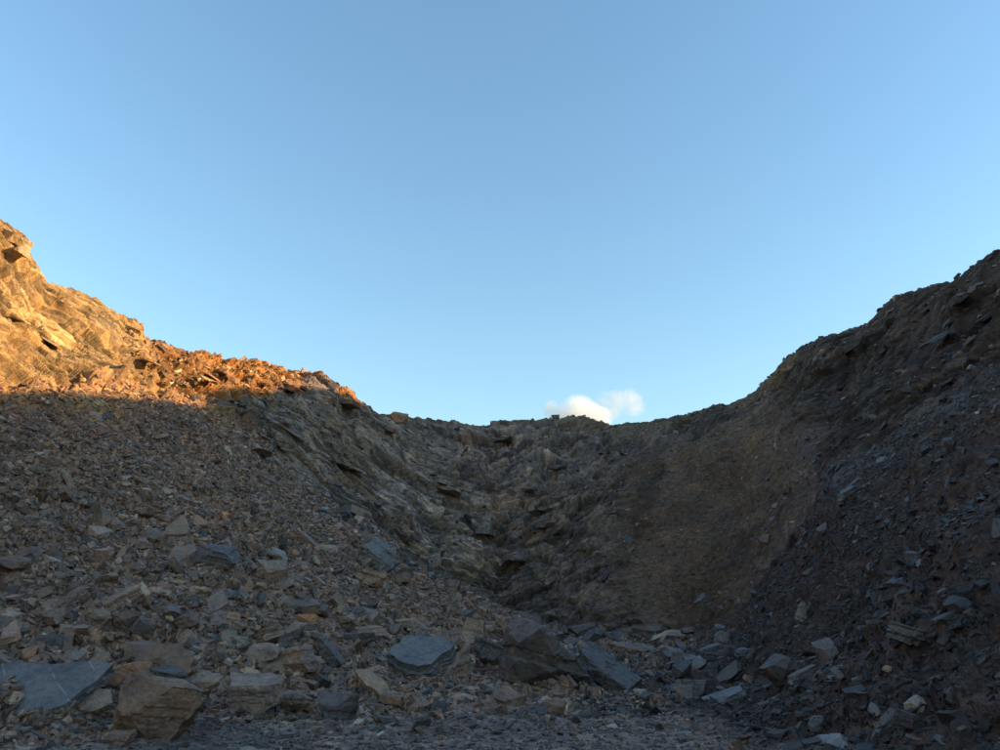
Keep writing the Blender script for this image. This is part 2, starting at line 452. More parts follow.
T[sel] *= (1 + wr * (.40 * c1 + .35 * c2 - .22 * (g2 < .07)) * (1 - .6 * w_greyface[sel]))[:, None]
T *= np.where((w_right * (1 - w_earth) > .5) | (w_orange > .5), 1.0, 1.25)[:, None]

# faces, split into the pieces of the setting ---------------------------
ii, jj = np.meshgrid(np.arange(NR - 1), np.arange(NA - 1), indexing='ij')
v00 = (ii * NA + jj).reshape(-1)
QUADS = np.stack([v00, v00 + 1, v00 + 1 + NA, v00 + NA], -1)
qk = KF[v00]; qa = AF[v00]
zone = np.where(qk < 1.0, 0, np.where(qk < 3.0, np.where(qa < 5.0, 1, 2), np.where(qk < 5.5, 3, 4)))
def grid_object(name, sel_faces):
    q = QUADS[sel_faces]
    used, inv = np.unique(q.reshape(-1), return_inverse=True)
    me = bpy.data.meshes.new(name)
    me.vertices.add(len(used)); me.vertices.foreach_set('co', P1[used].astype(np.float32).reshape(-1))
    me.loops.add(len(q) * 4); me.loops.foreach_set('vertex_index', inv.astype(np.int32).reshape(-1))
    me.polygons.add(len(q)); me.polygons.foreach_set('loop_start', np.arange(0, len(q) * 4, 4, dtype=np.int32))
    me.update(calc_edges=True)
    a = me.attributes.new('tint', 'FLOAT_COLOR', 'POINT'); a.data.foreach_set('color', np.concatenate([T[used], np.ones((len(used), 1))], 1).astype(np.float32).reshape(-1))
    a = me.attributes.new('bed', 'FLOAT', 'POINT'); a.data.foreach_set('value', BED[used].astype(np.float32))
    a = me.attributes.new('rocky', 'FLOAT', 'POINT'); a.data.foreach_set('value', w_rock[used].astype(np.float32))
    me.shade_smooth(); me.set_sharp_from_angle(angle=R(13))
    me.materials.append(MAT_T)
    ob = bpy.data.objects.new(name, me); col.objects.link(ob)
    ob['kind'] = 'structure'
    return ob
ground = grid_object('ground', zone == 0); ground['label'] = 'grey gravel floor of the quarry'
scree = grid_object('scree_slope', zone == 1); scree['label'] = 'rubble slope of brown and grey shale below the sunlit cliff'
slate = grid_object('slate_slope', zone == 2); slate['label'] = 'dark slate debris slope below the high shaded wall'
cliff = grid_object('cliff', zone == 3); cliff['label'] = 'quarry wall of bedded shale running round the pit'
hill = grid_object('unseen_hillside', zone == 4); hill['label'] = 'unseen ground behind the quarry rim with a hill added to cast shade'
for s in (ground, scree, slate, cliff, hill): s['category'] = 'terrain'

# ------------------------------------------------------------------ rock shapes
rng = random.Random(7)
def chop(dim, kind, seed, cuts=None):
    """a box broken by random planes: an angular block, slab or wedge with unit-box dimensions dim (bmesh)"""
    g = random.Random(seed)
    bm = bmesh.new()
    bmesh.ops.create_cube(bm, size=1.0)
    for v in bm.verts:
        v.co.x *= 1.0 + g.uniform(-.1, .1); v.co.y *= 1.0 + g.uniform(-.1, .1)
    if cuts is None: cuts = {'block': 9, 'slab': 7, 'wedge': 7}[kind]
    for c in range(cuts):
        if kind == 'slab':
            a = g.uniform(0, 2 * math.pi); n = Vector((math.cos(a), math.sin(a), g.uniform(-.35, .35))); dist = g.uniform(.33, .5)
        elif kind == 'wedge' and c == 0:
            n = Vector((g.choice((-1, 1)) * g.uniform(.5, .9), g.uniform(-.3, .3), 1)); dist = .12
        else:
            n = Vector((g.gauss(0, 1), g.gauss(0, 1), g.gauss(0, .8))); dist = g.uniform(.36, .56)
        n.normalize()
        r = bmesh.ops.bisect_plane(bm, geom=bm.verts[:] + bm.edges[:] + bm.faces[:], plane_co=n * dist, plane_no=n, clear_outer=True)
        ed = [e for e in r['geom_cut'] if isinstance(e, bmesh.types.BMEdge)]
        if len(ed) > 2: bmesh.ops.contextual_create(bm, geom=ed)
        bmesh.ops.remove_doubles(bm, verts=bm.verts[:], dist=.004)
    for v in bm.verts:
        v.co.x *= dim[0]; v.co.y *= dim[1]; v.co.z *= dim[2]
    bmesh.ops.recalc_face_normals(bm, faces=bm.faces[:])
    return bm
def finish(bm, name, mat, smooth=False):
    bmesh.ops.triangulate(bm, faces=[f for f in bm.faces if len(f.verts) > 4])
    me = bpy.data.meshes.new(name); bm.to_mesh(me); bm.free()
    me.materials.append(mat)
    return me
def plate(outline, thick, seed):
    """a flat slab with a given outline, its underside slightly wider"""
    g = random.Random(seed); bm = bmesh.new()
    rim = []
    for i, p in enumerate(outline):         # broken, not ruled, edges
        q = outline[(i + 1) % len(outline)]; L = math.hypot(q[0] - p[0], q[1] - p[1])
        for t in (0, .3, .55, .8):
            j = 0 if t == 0 else g.uniform(-.05, .05) * L
            rim.append((p[0] + (q[0] - p[0]) * t - (q[1] - p[1]) / L * j, p[1] + (q[1] - p[1]) * t + (q[0] - p[0]) / L * j))
    outline = rim
    top = [bm.verts.new((x, y, thick / 2)) for x, y in outline]; bot = [bm.verts.new((x * g.uniform(.96, 1.06), y * g.uniform(.96, 1.06), -thick / 2 + g.uniform(-.12, .12) * thick)) for x, y in outline]
    bm.faces.new(top); bm.faces.new(bot[::-1])
    for i in range(len(top)):
        j = (i + 1) % len(top); bm.faces.new((top[i], bot[i], bot[j], top[j]))
    bmesh.ops.recalc_face_normals(bm, faces=bm.faces[:])
    return bm
def detailed(dim, kind, seed, name, mat, rough=1.0, strata=1.0, levels=None, cuts=None, outline=None):
    """chopped shape with bevelled, chipped edges and layered sides"""
    bm = plate(outline, dim[2], seed) if outline else chop(dim, kind, seed, cuts)
    s = max(dim)
    bmesh.ops.triangulate(bm, faces=bm.faces[:])
    target = s / (14 if levels is None else levels)
    for _ in range(6):
        e = [e for e in bm.edges if e.calc_length() > target]
        if not e: break
        bmesh.ops.subdivide_edges(bm, edges=e, cuts=1)
        bmesh.ops.triangulate(bm, faces=bm.faces[:])
    bm.normal_update()
    co = np.array([v.co[:] for v in bm.verts]); no = np.array([v.normal[:] for v in bm.verts])
    off = seed * 3.7
    side = 1 - np.abs(no[:, 2])
    lay = h01(np.floor(co[:, 2] / (max(dim[2], .06) / 6) + .3 * vnoise(co * (2 / s) + off)).astype(np.int64), np.full(len(co), seed), np.zeros(len(co), np.int64), 3) - .5
    wv, _, wt_ = worley(co * (5 / s) + off, seed)
    dd = s * (.018 * rough * fbm(co * (3 / s) + off, 3, seed) + .022 * rough * (wv - .5) + .03 * rough * wt_ + .045 * strata * side * lay)
    co = co + no * dd[:, None]
    for v, c in zip(bm.verts, co): v.co = c
    return finish(bm, name, mat)

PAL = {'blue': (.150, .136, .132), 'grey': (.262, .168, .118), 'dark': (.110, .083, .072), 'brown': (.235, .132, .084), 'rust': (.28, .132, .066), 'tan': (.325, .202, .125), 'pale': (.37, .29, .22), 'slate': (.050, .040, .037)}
TONE_WORD = {'blue': 'blue-grey', 'grey': 'grey', 'dark': 'dark grey', 'brown': 'brown', 'rust': 'rusty', 'tan': 'tan', 'pale': 'pale grey', 'slate': 'dark slate'}
order = np.argsort(DEP1)
vis_idx = np.where((np.abs(AF) < 36.4) & (KF < 5.05) & (KF > .05))[0]
_vx, _vy, _vd = PX1[vis_idx], PY1[vis_idx], DEP1[vis_idx]
def ground_at(x, y):
    dd = (_vx - x) ** 2 + (_vy - y) ** 2
    k = np.where(dd < 9)[0]
    if len(k) == 0: k = np.array([int(np.argmin(dd))])
    i = vis_idx[k[np.argmin(_vd[k])]]
    return P1[i], DEP1[i], NRM1[i]

heroes = []
def hero(name, label, cat, cx, by, wpx, kind, tone, ly=.8, th=.35, pitch=0, yaw=0, roll=0, sink=.18, group=None, mat=None, rough=1.0, strata=1.0, seed=None, cuts=None, levels=None, tint=1.0, outline=None):
    """a rock at photograph column cx whose foot is at row by; wpx = its width in photograph pixels; pitch tips its top towards the camera"""
    P, dep, n = ground_at(cx, by)
    w = wpx * dep / F_PX
    if outline:       # outline of the upper face as (x, y) pixels, laid in a plane tipped by pitch
        k = dep / F_PX; mx = (max(p[0] for p in outline) + min(p[0] for p in outline)) / 2; my = (max(p[1] for p in outline) + min(p[1] for p in outline)) / 2
        outline = [((x - mx) * k, (my - y) * k / math.sin(R(pitch + 3))) for x, y in outline]
    seed = seed if seed is not None else len(heroes) + 100
    me = detailed((w, w * ly, w * th), kind, seed, name, mat or MAT_ROCK, rough, strata, levels, cuts, outline)
    ob = bpy.data.objects.new(name, me); col.objects.link(ob)
    ob.rotation_euler = Euler((R(pitch), R(roll), R(yaw)), 'XYZ')
    M = ob.rotation_euler.to_matrix()
    zs = [(M @ v.co).z for v in me.vertices]; ys = [(M @ v.co).y for v in me.vertices]; xs = [(M @ v.co).x for v in me.vertices]
    h = max(zs) - min(zs)
    # the near foot of the rock rests on the point seen in the photograph
    ob.location = (P[0] - (max(xs) + min(xs)) / 2, P[1] - min(ys) * .75, P[2] - min(zs) - h * sink)
    c = np.array(PAL[tone]) * tint
    ob.color = (*c, 1)
    ob['label'] = label; ob['category'] = cat; ob['kind'] = 'thing'
    if group: ob['group'] = group
    heroes.append((ob, label, np.array(ob.location), w))
    return ob
B = 'boulder'; S = 'slab'
hero('slate_slab', 'large smooth blue-grey slate slab with white scratches propped up by the gravel floor', S, 18, 713, 130, 'slab', 'blue', .72, .10, pitch=42, yaw=0, mat=MAT_SLAB, rough=.22, strata=.4, seed=4, levels=26, outline=[(-46, 660), (-20, 657), (74, 656), (86, 661), (80, 676), (63, 699), (40, 706), (18, 708), (-46, 690)])
hero('slate_slab', 'small dark slate leaning against the scratched blue-grey slab', S, 4, 716, 40, 'slab', 'dark', .8, .15, pitch=35, roll=18, rough=.5)
hero('mottled_slab', 'mottled white and grey slab standing between scratched slate and brown boulder', S, 90, 711, 34, 'slab', 'grey', .9, .25, pitch=50, yaw=20, roll=-25, tint=1.15)
hero('boulder', 'big rust-stained brown boulder with a blue-grey top beside the scratched slate slab', B, 148, 737, 80, 'block', 'brown', .8, .78, yaw=15, roll=8, pitch=8, seed=3, levels=22, tint=.9)
hero('boulder', 'long flat-topped brown boulder behind the rust-stained boulder', B, 152, 668, 76, 'block', 'brown', .5, .36, yaw=-6, roll=2, seed=12, cuts=5, levels=20, tint=.8)
hero('rock', 'orange block wedged in front of the long flat-topped brown boulder', 'rock', 130, 678, 28, 'block', 'rust', .8, .75, yaw=20, tint=1.1)
hero('rock', 'dark grey wedge leaning behind the rust-stained boulder', 'rock', 162, 681, 34, 'wedge', 'dark', .8, .6, yaw=-20, roll=-15)
hero('rock', 'wide grey flat stone just behind and beside the rust-stained boulder', 'rock', 196, 692, 50, 'slab', 'grey', .7, .3, pitch=22, yaw=-8)
hero('rock', 'flat brown stone lying under the foot of the rust-stained boulder', 'rock', 117, 744, 28, 'slab', 'brown', .7, .4, pitch=12, yaw=8)
hero('rock', 'slim orange stone standing beside the rust-stained boulder', 'rock', 112, 690, 18, 'block', 'rust', .7, 1.2, yaw=30, roll=22)
hero('boulder', 'squarish grey block with a sloping flat top on the rubble toe', B, 248, 709, 52, 'block', 'grey', .75, .62, yaw=12, pitch=16, seed=8, cuts=5, levels=20, tint=1.05)
hero('rock', 'tan flat rock with a rusty ring lying above the squarish grey block', 'rock', 262, 676, 40, 'slab', 'tan', .7, .3, pitch=25, yaw=-15, tint=.85)
hero('rock', 'grey block with pale top just uphill of the ringed tan rock', 'rock', 263, 660, 30, 'block', 'grey', .75, .5, pitch=18, yaw=10)
hero('boulder', 'blocky grey boulder leaning on the dark tilted block', B, 291, 670, 40, 'block', 'grey', .8, .65, yaw=-20, roll=-12, seed=21, cuts=6)
hero('boulder', 'dark tilted block with a deep hollow beneath it', B, 325, 660, 40, 'wedge', 'dark', .8, .55, roll=28, yaw=10, pitch=12)
hero('rock', 'light tan plate split along a crack on the rubble toe', 'rock', 372, 698, 44, 'slab', 'tan', .6, .14, pitch=38, roll=6, tint=1.0, rough=.5, outline=[(350, 676), (364, 673), (385, 685), (393, 694), (386, 699), (362, 686)])
hero('rock', 'small rust-red rock at the end of the split tan plate', 'rock', 391, 702, 22, 'block', 'rust', .7, .5, tint=.7)
hero('slate_slab', 'smooth blue-grey slate slab sloping to the gravel with a thick grey side', S, 420, 672, 68, 'slab', 'blue', .75, .26, pitch=32, yaw=0, roll=3, rough=.5, strata=.6, seed=15, levels=24, outline=[(386, 655), (400, 636), (430, 634), (453, 641), (432, 664), (419, 667), (400, 663)])
hero('boulder', 'upright grey striated block at the side of the smooth blue-grey slab', B, 458, 677, 36, 'wedge', 'grey', .8, .8, yaw=25, roll=-20, strata=1.4)
hero('boulder', 'tall dark pyramid-shaped boulder with a striated foot below the back wall', B, 548, 684, 74, 'wedge', 'dark', .9, .95, yaw=20, roll=10, pitch=6, seed=33, strata=1.3, levels=22, tint=1.15)
hero('boulder', 'dark pointed boulder with a broken foot beside the pyramid-shaped boulder', B, 614, 688, 60, 'wedge', 'dark', .85, .7, yaw=-25, roll=14, pitch=14, seed=41, strata=1.2, levels=20)
hero('slate_slab', 'wide thin grey slab lying on top behind the dark pointed boulder', S, 632, 654, 50, 'slab', 'grey', .7, .2, pitch=12, roll=8, tint=.75)
hero('boulder', 'dark block leaning on the pyramid-shaped boulder from the rubble side', B, 492, 668, 42, 'block', 'dark', .8, .6, roll=20, yaw=14)
hero('boulder', 'second dark block behind the pyramid-shaped boulder under the earth chute', B, 582, 636, 26, 'block', 'dark', .8, .6, roll=-10)
hero('rock', 'pale tan pointed block on the edge of the rubble slope', 'rock', 469, 637, 22, 'block', 'tan', .8, .95, roll=12)
hero('slate_slab', 'long tan slab tipped over on the bare patch of rubble', S, 114, 604, 40, 'slab', 'tan', .55, .22, pitch=35, roll=-8, tint=.95, rough=.5, outline=[(97, 598), (110, 585), (128, 581), (130, 586), (106, 602)])
hero('slate_slab', 'grey kite-shaped plate standing nearly upright on the rubble', S, 216, 612, 24, 'slab', 'grey', 1.1, .2, pitch=55, tint=1.0, rough=.4, outline=[(204, 594), (216, 583), (228, 598), (214, 611)])
hero('rock', 'flat pale stone touching the kite-shaped plate', 'rock', 198, 594, 24, 'slab', 'tan', .6, .3, pitch=10, roll=6, tint=1.1)
hero('rock', 'rounded dark brown rock lying below the flat pale stone', 'rock', 184, 626, 26, 'block', 'brown', .7, .5, roll=-12, tint=.75)
hero('rock', 'blue-grey stone uphill of the kite-shaped plate', 'rock', 229, 596, 20, 'block', 'blue', .8, .5)
hero('slate_slab', 'tan-grey leaf-shaped slab leaning flat on the upper rubble slope', S, 175, 533, 34, 'slab', 'tan', .85, .2, pitch=45, tint=.85, rough=.4, outline=[(163, 520), (172, 505), (188, 522), (187, 529), (166, 530)])
hero('slate_slab', 'dark arched slab roofing a small hollow on the rubble slope', S, 211, 562, 46, 'slab', 'dark', .8, .3, pitch=14, roll=12)
hero('boulder', 'smooth grey block with flat face above the jumbled tan blocks', B, 269, 582, 28, 'block', 'grey', .8, 1.0, yaw=14, cuts=5)
hero('slate_slab', 'long pale slab lying over the smooth grey block', S, 271, 557, 36, 'slab', 'pale', .5, .15, pitch=18, roll=16, tint=.75)
hero('rock', 'tan block with a lighter top near the edge of the rubble slope', 'rock', 370, 583, 32, 'block', 'tan', .7, .5, roll=14, yaw=12)
hero('slate_slab', 'ribbed blue-grey layered slab standing on the edge of the rubble slope', S, 379, 567, 34, 'block', 'blue', .6, .7, roll=35, strata=2.0, tint=1.2)
hero('slate_slab', 'long flat grey slab uphill of the smooth blue-grey slab', S, 373, 638, 34, 'slab', 'grey', .55, .25, pitch=10, roll=-4)
hero('slate_slab', 'flat grey-tan slab stacked just above the long flat grey slab', S, 405, 625, 28, 'slab', 'tan', .6, .25, pitch=8, tint=.8)
hero('boulder', 'dark blocky boulder in the row of rubble at the edge of the gravel floor', B, 336, 716, 42, 'block', 'dark', .8, .6, yaw=-10, roll=6, tint=1.1)
hero('boulder', 'low grey boulder between the dark blocky boulder and squarish grey block', B, 284, 712, 44, 'block', 'grey', .7, .4, yaw=20, tint=.8)
hero('slate_slab', 'flat blue-grey slab tilted on the toe of the dark slate slope', S, 728, 704, 44, 'slab', 'blue', .55, .14, pitch=14, roll=-16, yaw=-14, rough=.4)
hero('rock', 'dark angular block beside the tilted slab on the slate toe', 'rock', 696, 692, 28, 'block', 'dark', .7, .5, tint=1.2)
hero('rock', 'small bluish flat stone at the top of the boulder row', 'rock', 743, 654, 20, 'slab', 'blue', .7, .3, pitch=16)
hero('rock', 'tiny pale flat stone lying in front of the dark pointed boulder', 'rock', 638, 694, 15, 'slab', 'pale', .6, .35)
hero('slate_slab', 'shiny pale-edged slab jutting from the ledge of the high shaded wall', S, 848, 497, 22, 'slab', 'blue', .6, .3, roll=-28, pitch=14, tint=.8)
hero('slate_slab', 'pale grey sliver standing on the dark slate slope', S, 803, 619, 13, 'slab', 'pale', .5, 1.5, roll=28, tint=.7)
hero('boulder', 'brown-topped dark ledge of rock overhanging a hollow on the slate slope', B, 926, 650, 60, 'slab', 'dark', .6, .28, roll=18, pitch=6, tint=.9)
hero('rock', 'dark wedge with a grey flat top near the gravel on the slate slope', 'rock', 922, 726, 40, 'wedge', 'slate', .6, .45, roll=14)
hero('rock', 'upright blue-grey chip on the lower slate slope', 'rock', 820, 727, 14, 'block', 'blue', .8, 1.0)
hero('rock', 'flat blue slate chip on the middle of the slate slope', 'rock', 858, 686, 14, 'slab', 'blue', .8, .5, roll=-25)
hero('rock', 'reddish stone perched on the orange soil at the rim', 'rock', 398, 419, 20, 'block', 'rust', .8, .6)

# ------------------------------------------------------------------ ledges that stand out of the cliff (parts of the cliff)
ledge_shapes = [detailed((1, 1, .22), 'slab', 300 + k, 'ledge', MAT_ROCK, .6, 1.0, 9, 4) for k in range(8)]
def ledge(x, y, wpx, th, tone, tint, roll, seed, depth=.9, sunk=.30):
    P, dep, n = ground_at(x, y)
    g = random.Random(seed)
    w = wpx * dep / F_PX
    ob = bpy.data.objects.new('ledge', g.choice(ledge_shapes)); col.objects.link(ob)
    ob.scale = (w, w * depth, w * th / .22)
    ob.rotation_euler = Euler((R(g.uniform(-4, 10)), R(roll), R(g.uniform(-25, 25))), 'XYZ')
    ob.location = P - n * w * sunk
    c = np.array(PAL[tone]) * tint
    ob.color = (*c, 1)
    ob.parent = cliff
    return ob
gl = random.Random(11)
PAL['orange'] = (.40, .19, .065); PAL['buff'] = (.42, .285, .14)
for k in range(16):     # bedded grey face: beds fall towards the middle of the pit
    x = gl.uniform(250, 450); y = np.interp(x, [250, 300, 450], [418, 404, 432]) + gl.random() * np.interp(x, [250, 300, 360, 450], [30, 62, 85, 55])
    ledge(x, y, gl.uniform(10, 26), gl.uniform(.08, .16), 'grey', gl.uniform(.8, 1.0), gl.uniform(19, 27), 500 + k, sunk=.40)
ledge(260, 447, 40, .10, 'grey', .9, 4, 71, 1.2, .22); ledge(282, 459, 22, .3, 'pale', .7, 6, 72)
for k in range(5):     # sunlit cliff
    x = gl.uniform(2, 215); y0 = np.interp(x, [0, 46, 95, 143, 215], [225, 290, 304, 338, 366]); y = y0 + gl.uniform(.05, .85) * (np.interp(x, [0, 215], [378, 400]) - y0)
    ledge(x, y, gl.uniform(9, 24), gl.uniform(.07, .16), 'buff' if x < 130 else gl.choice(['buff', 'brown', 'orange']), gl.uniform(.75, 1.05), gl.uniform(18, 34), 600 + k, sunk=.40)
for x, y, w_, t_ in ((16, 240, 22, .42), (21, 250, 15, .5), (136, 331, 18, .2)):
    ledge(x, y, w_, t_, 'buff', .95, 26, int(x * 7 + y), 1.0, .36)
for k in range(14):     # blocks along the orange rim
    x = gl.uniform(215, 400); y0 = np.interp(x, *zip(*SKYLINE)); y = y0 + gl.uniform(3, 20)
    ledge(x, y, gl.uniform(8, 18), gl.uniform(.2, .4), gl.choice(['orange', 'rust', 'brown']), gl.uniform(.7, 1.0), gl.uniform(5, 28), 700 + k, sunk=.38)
for k in range(20):     # back wall
    x = gl.uniform(410, 620); y = gl.uniform(436, 600)
    ledge(x, y, gl.uniform(9, 20), gl.uniform(.12, .35), 'dark', gl.uniform(.95, 1.3), gl.uniform(-6, 16), 800 + k, sunk=.38)
for k in range(24):     # high shaded wall: beds rise towards its rim
    x = gl.uniform(690, 995); y0 = np.interp(x, *zip(*SKYLINE)); y1 = np.interp(x, [690, 830, 1000], [430, 480, 362]); y = y0 + gl.uniform(.08, .95) * (y1 - y0)
    ledge(x, y, gl.uniform(12, 34), gl.uniform(.08, .16), 'slate', gl.uniform(.7, 1.15), gl.uniform(-40, -28), 900 + k, sunk=.38)

# slab outcrop running up the high shaded wall, dark gap under its lower edge
for x, y, w_, t_, rl, pt, tn, ti in ((848, 484, 40, .22, -34, 30, 'slate', 1.6), (880, 456, 34, .20, -34, 34, 'slate', 1.5), (960, 392, 34, .16, -33, 34, 'slate', 1.5), (925, 470, 20, .2, -26, 30, 'slate', 1.7)):
    q_ = ledge(x, y, w_, t_, tn, ti, rl, int(x), 1.0, .30); q_.rotation_euler[0] = R(pt); q_.rotation_euler[2] = R(-18)
# ------------------------------------------------------------------ loose rubble: sampled on the slopes by area
npr = np.random.default_rng(5)
G1 = P1.reshape(NR, NA, 3)
va, vb, vc, vd = (P1[QUADS[:, k]] for k in range(4))
area = 0.5 * (np.linalg.norm(np.cross(vb - va, vc - va), axis=1) + np.linalg.norm(np.cross(vc - va, vd - va), axis=1))
qr = np.hypot(va[:, 0], va[:, 1]); qn = NRM1[QUADS[:, 0]]; qpx = PX[QUADS[:, 0]]; qpy = PY[QUADS[:, 0]]
in_view = (np.abs(qa) < 40) & (qk > .12) & (qk < 5.1)
def scatter(weight, size, spread, min_px, cover, cap=60000):
    w = np.where(in_view & (size * F_PX / qr > min_px), weight, 0) * area
    n = int(min(cap, cover * w.sum() / (size * size)))
    if n < 1: return None
    f = npr.choice(len(w), n, p=w / w.sum())
    u, v = npr.random(n)[:, None], npr.random(n)[:, None]
    p = va[f] * (1 - u) * (1 - v) + vb[f] * u * (1 - v) + vc[f] * u * v + vd[f] * (1 - u) * v
    s = size * np.exp(npr.normal(0, spread, n))
    return p, qn[f], s, f
def frames(nrm, tilt):
    """random orthonormal frames whose z leans from the surface normal by a random tilt"""
    n = len(nrm)
    up = nrm * .75 + np.array([0, 0, .35]) + npr.normal(0, 1, (n, 3)) * tilt
    up /= np.linalg.norm(up, axis=1, keepdims=True)
    a = npr.normal(0, 1, (n, 3)); a -= up * (a * up).sum(1, keepdims=True); a /= np.linalg.norm(a, axis=1, keepdims=True)
    b = np.cross(up, a)
    M = np.stack([a, b, up], -1)
    ey = -np.arcsin(np.clip(M[:, 2, 0], -1, 1)); ex = np.arctan2(M[:, 2, 1], M[:, 2, 2]); ez = np.arctan2(M[:, 1, 0], M[:, 0, 0])
    return np.stack([ex, ey, ez], -1), up
PROTO = []
for k in range(24):
    kd = ('slab', 'block', 'slab', 'slab', 'wedge', 'slab')[k % 6]
    PROTO.append((kd, finish(chop((1, (.5, .62, .75)[k % 3], {'slab': .13 + .03 * (k % 4), 'block': .5, 'wedge': .36}[kd]), kd, 1000 + k, 5 if k < 12 else 7), 'rubble_shape', MAT_RUB)))
BIGPROTO = []
for k in range(28):
    kd = ('slab', 'block', 'slab', 'wedge')[k % 4]
    BIGPROTO.append((kd, detailed((1, .75, {'slab': .24, 'block': .62, 'wedge': .45}[kd]), kd, 1200 + k, 'loose_rock', MAT_ROCK, .9, .9, 8)))
TN = list(PAL.keys())
def tones(n, weights):
    ks = list(weights); w = np.array([weights[k] for k in ks], float)
    i = npr.choice(len(ks), n, p=w / w.sum())
    return [ks[j] for j in i]
SCREE_T = {'grey': 10, 'brown': 7, 'tan': 4, 'dark': 3.0, 'rust': .9, 'pale': .15}
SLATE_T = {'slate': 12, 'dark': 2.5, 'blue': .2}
FLOOR_T = {'grey': 3, 'blue': 3, 'dark': 6, 'brown': 1.5, 'pale': .15}
WALL_T = {'grey': 1.5, 'dark': 7, 'brown': 2, 'slate': 3}
SUN_T = {'buff': 5, 'orange': 6, 'brown': 3, 'rust': 2}
q_apron = w_apron[QUADS[:, 0]]
zl = (zone == 1).astype(float); zr = (zone == 2).astype(float); zf = (zone == 0).astype(float); zw = (zone == 3).astype(float)
q_orange = w_orange[QUADS[:, 0]]; q_earth = w_earth[QUADS[:, 0]]
low = 1 - sstep(1.0, 2.4, qk)                       # coarse near the foot of the slope
core = (1 - sstep(2.5, 7.5, qa)) * 1.0
batches = []
def add(zone_name, tn, *args, tilt=.3, gain=1.0):
    r = scatter(*args)
    if r is None: return
    p, n, s, f = r
    batches.append((zone_name, p, n, s, tones(len(s), tn), np.full(len(s), tilt), np.full(len(s), gain)))
blocky = fbm(va * .22, 2, 71) * .5 + .6
blocky = np.clip(blocky, .12, 1.2)
add('scree', SCREE_T, zl * (.25 + low) * blocky, 1.1, .25, 4, .032)
add('scree', SCREE_T, zl * (.35 + low) * blocky, .62, .35, 3, .14)
add('scree', SCREE_T, zl * (.6 + .5 * low) * blocky, .34, .35, 2.2, .42)
add('scree', SCREE_T, zl * (1 - .9 * q_apron), .18, .35, 1.5, .75, 70000)
add('scree', SCREE_T, zl * (1 - .9 * q_apron), .09, .35, 1.2, .8, 70000)
add('scree', SUN_T, zl * q_apron, .34, .35, 2, .15)
add('scree', SUN_T, zl * q_apron, .18, .35, 1.5, .5, 30000)
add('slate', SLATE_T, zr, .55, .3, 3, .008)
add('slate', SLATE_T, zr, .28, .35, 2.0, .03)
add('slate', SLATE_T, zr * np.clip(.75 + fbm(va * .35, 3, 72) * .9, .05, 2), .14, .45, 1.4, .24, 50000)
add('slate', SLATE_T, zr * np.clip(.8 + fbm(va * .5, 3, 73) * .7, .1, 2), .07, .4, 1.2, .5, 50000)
def near_px(cx, cy, rx, ry): return np.exp(-(((qpx - cx) / rx) ** 2 + ((qpy - cy) / ry) ** 2))
RUSTY = {'tan': 5, 'brown': 6, 'rust': 3, 'grey': 2}
patch = zl * (near_px(450, 615, 60, 28) + .7 * near_px(280, 625, 60, 25) + .5 * near_px(235, 680, 40, 25))
add('scree', RUSTY, patch, .75, .3, 3, .16)
add('scree', RUSTY, patch, .4, .3, 2, .35)
add('scree', RUSTY, patch, .2, .3, 1.5, .45)
band = zl * sstep(2.55, 2.85, qk) * sstep(300, 350, qpx)
add('scree', {'dark': 5, 'slate': 3, 'blue': 2}, band, .5, .35, 2, .25)
add('scree', {'dark': 5, 'slate': 3, 'blue': 2}, band, .25, .35, 1.4, .5)
row = (zl + zr) * (near_px(670, 666, 70, 22) + .5 * near_px(560, 660, 90, 18))
add('scree', {'dark': 6, 'blue': 2, 'grey': 1}, row, 1.0, .35, 3, .3)
add('scree', {'dark': 6, 'blue': 2, 'grey': 1, 'brown': 1}, row, .45, .35, 2, .4)
foot = np.where(qk > 1.03, np.exp(-((qk - 1.03) / .12) ** 2), np.exp(-((qk - 1.03) / .035) ** 2))
add('floor', FLOOR_T, foot * (zf + zl + .03 * zr), .38, .3, 2, .22)
add('floor', FLOOR_T, foot * (zf + zl + .2 * zr), .2, .3, 1.5, .4)
add('floor', FLOOR_T, zf * (qk > .5), .045, .45, 1.2, .22, 50000)
add('floor', FLOOR_T, zf * (qk > .5) * (.12 + np.exp(-((qk - 1.0) / .11) ** 2)), .11, .45, 1.2, .22, 30000)
ledgy = (qn[:, 2] > .55) * 1.0
rest_on = ledgy * zw * (1 - q_orange)
add('wall', WALL_T, rest_on * (1 - q_earth) * (qpx < 640) * (qpx > 380), .7, .3, 2, .06)
add('wall', WALL_T, rest_on * (1 - .97 * q_earth), .4, .3, 2, .16, 20000)
add('wall', {'brown': 2, 'dark': 4}, zw * q_earth, .22, .4, 1.5, .05, 20000)
add('wall', SLATE_T, zw * (qpx > 640) * (1 - .97 * q_earth), .35, .45, 2, .03, 20000)
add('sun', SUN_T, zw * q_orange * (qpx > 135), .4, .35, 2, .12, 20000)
add('sun', SUN_T, zw * q_orange * (qpx > 120), .22, .3, 1.5, .25, 30000)

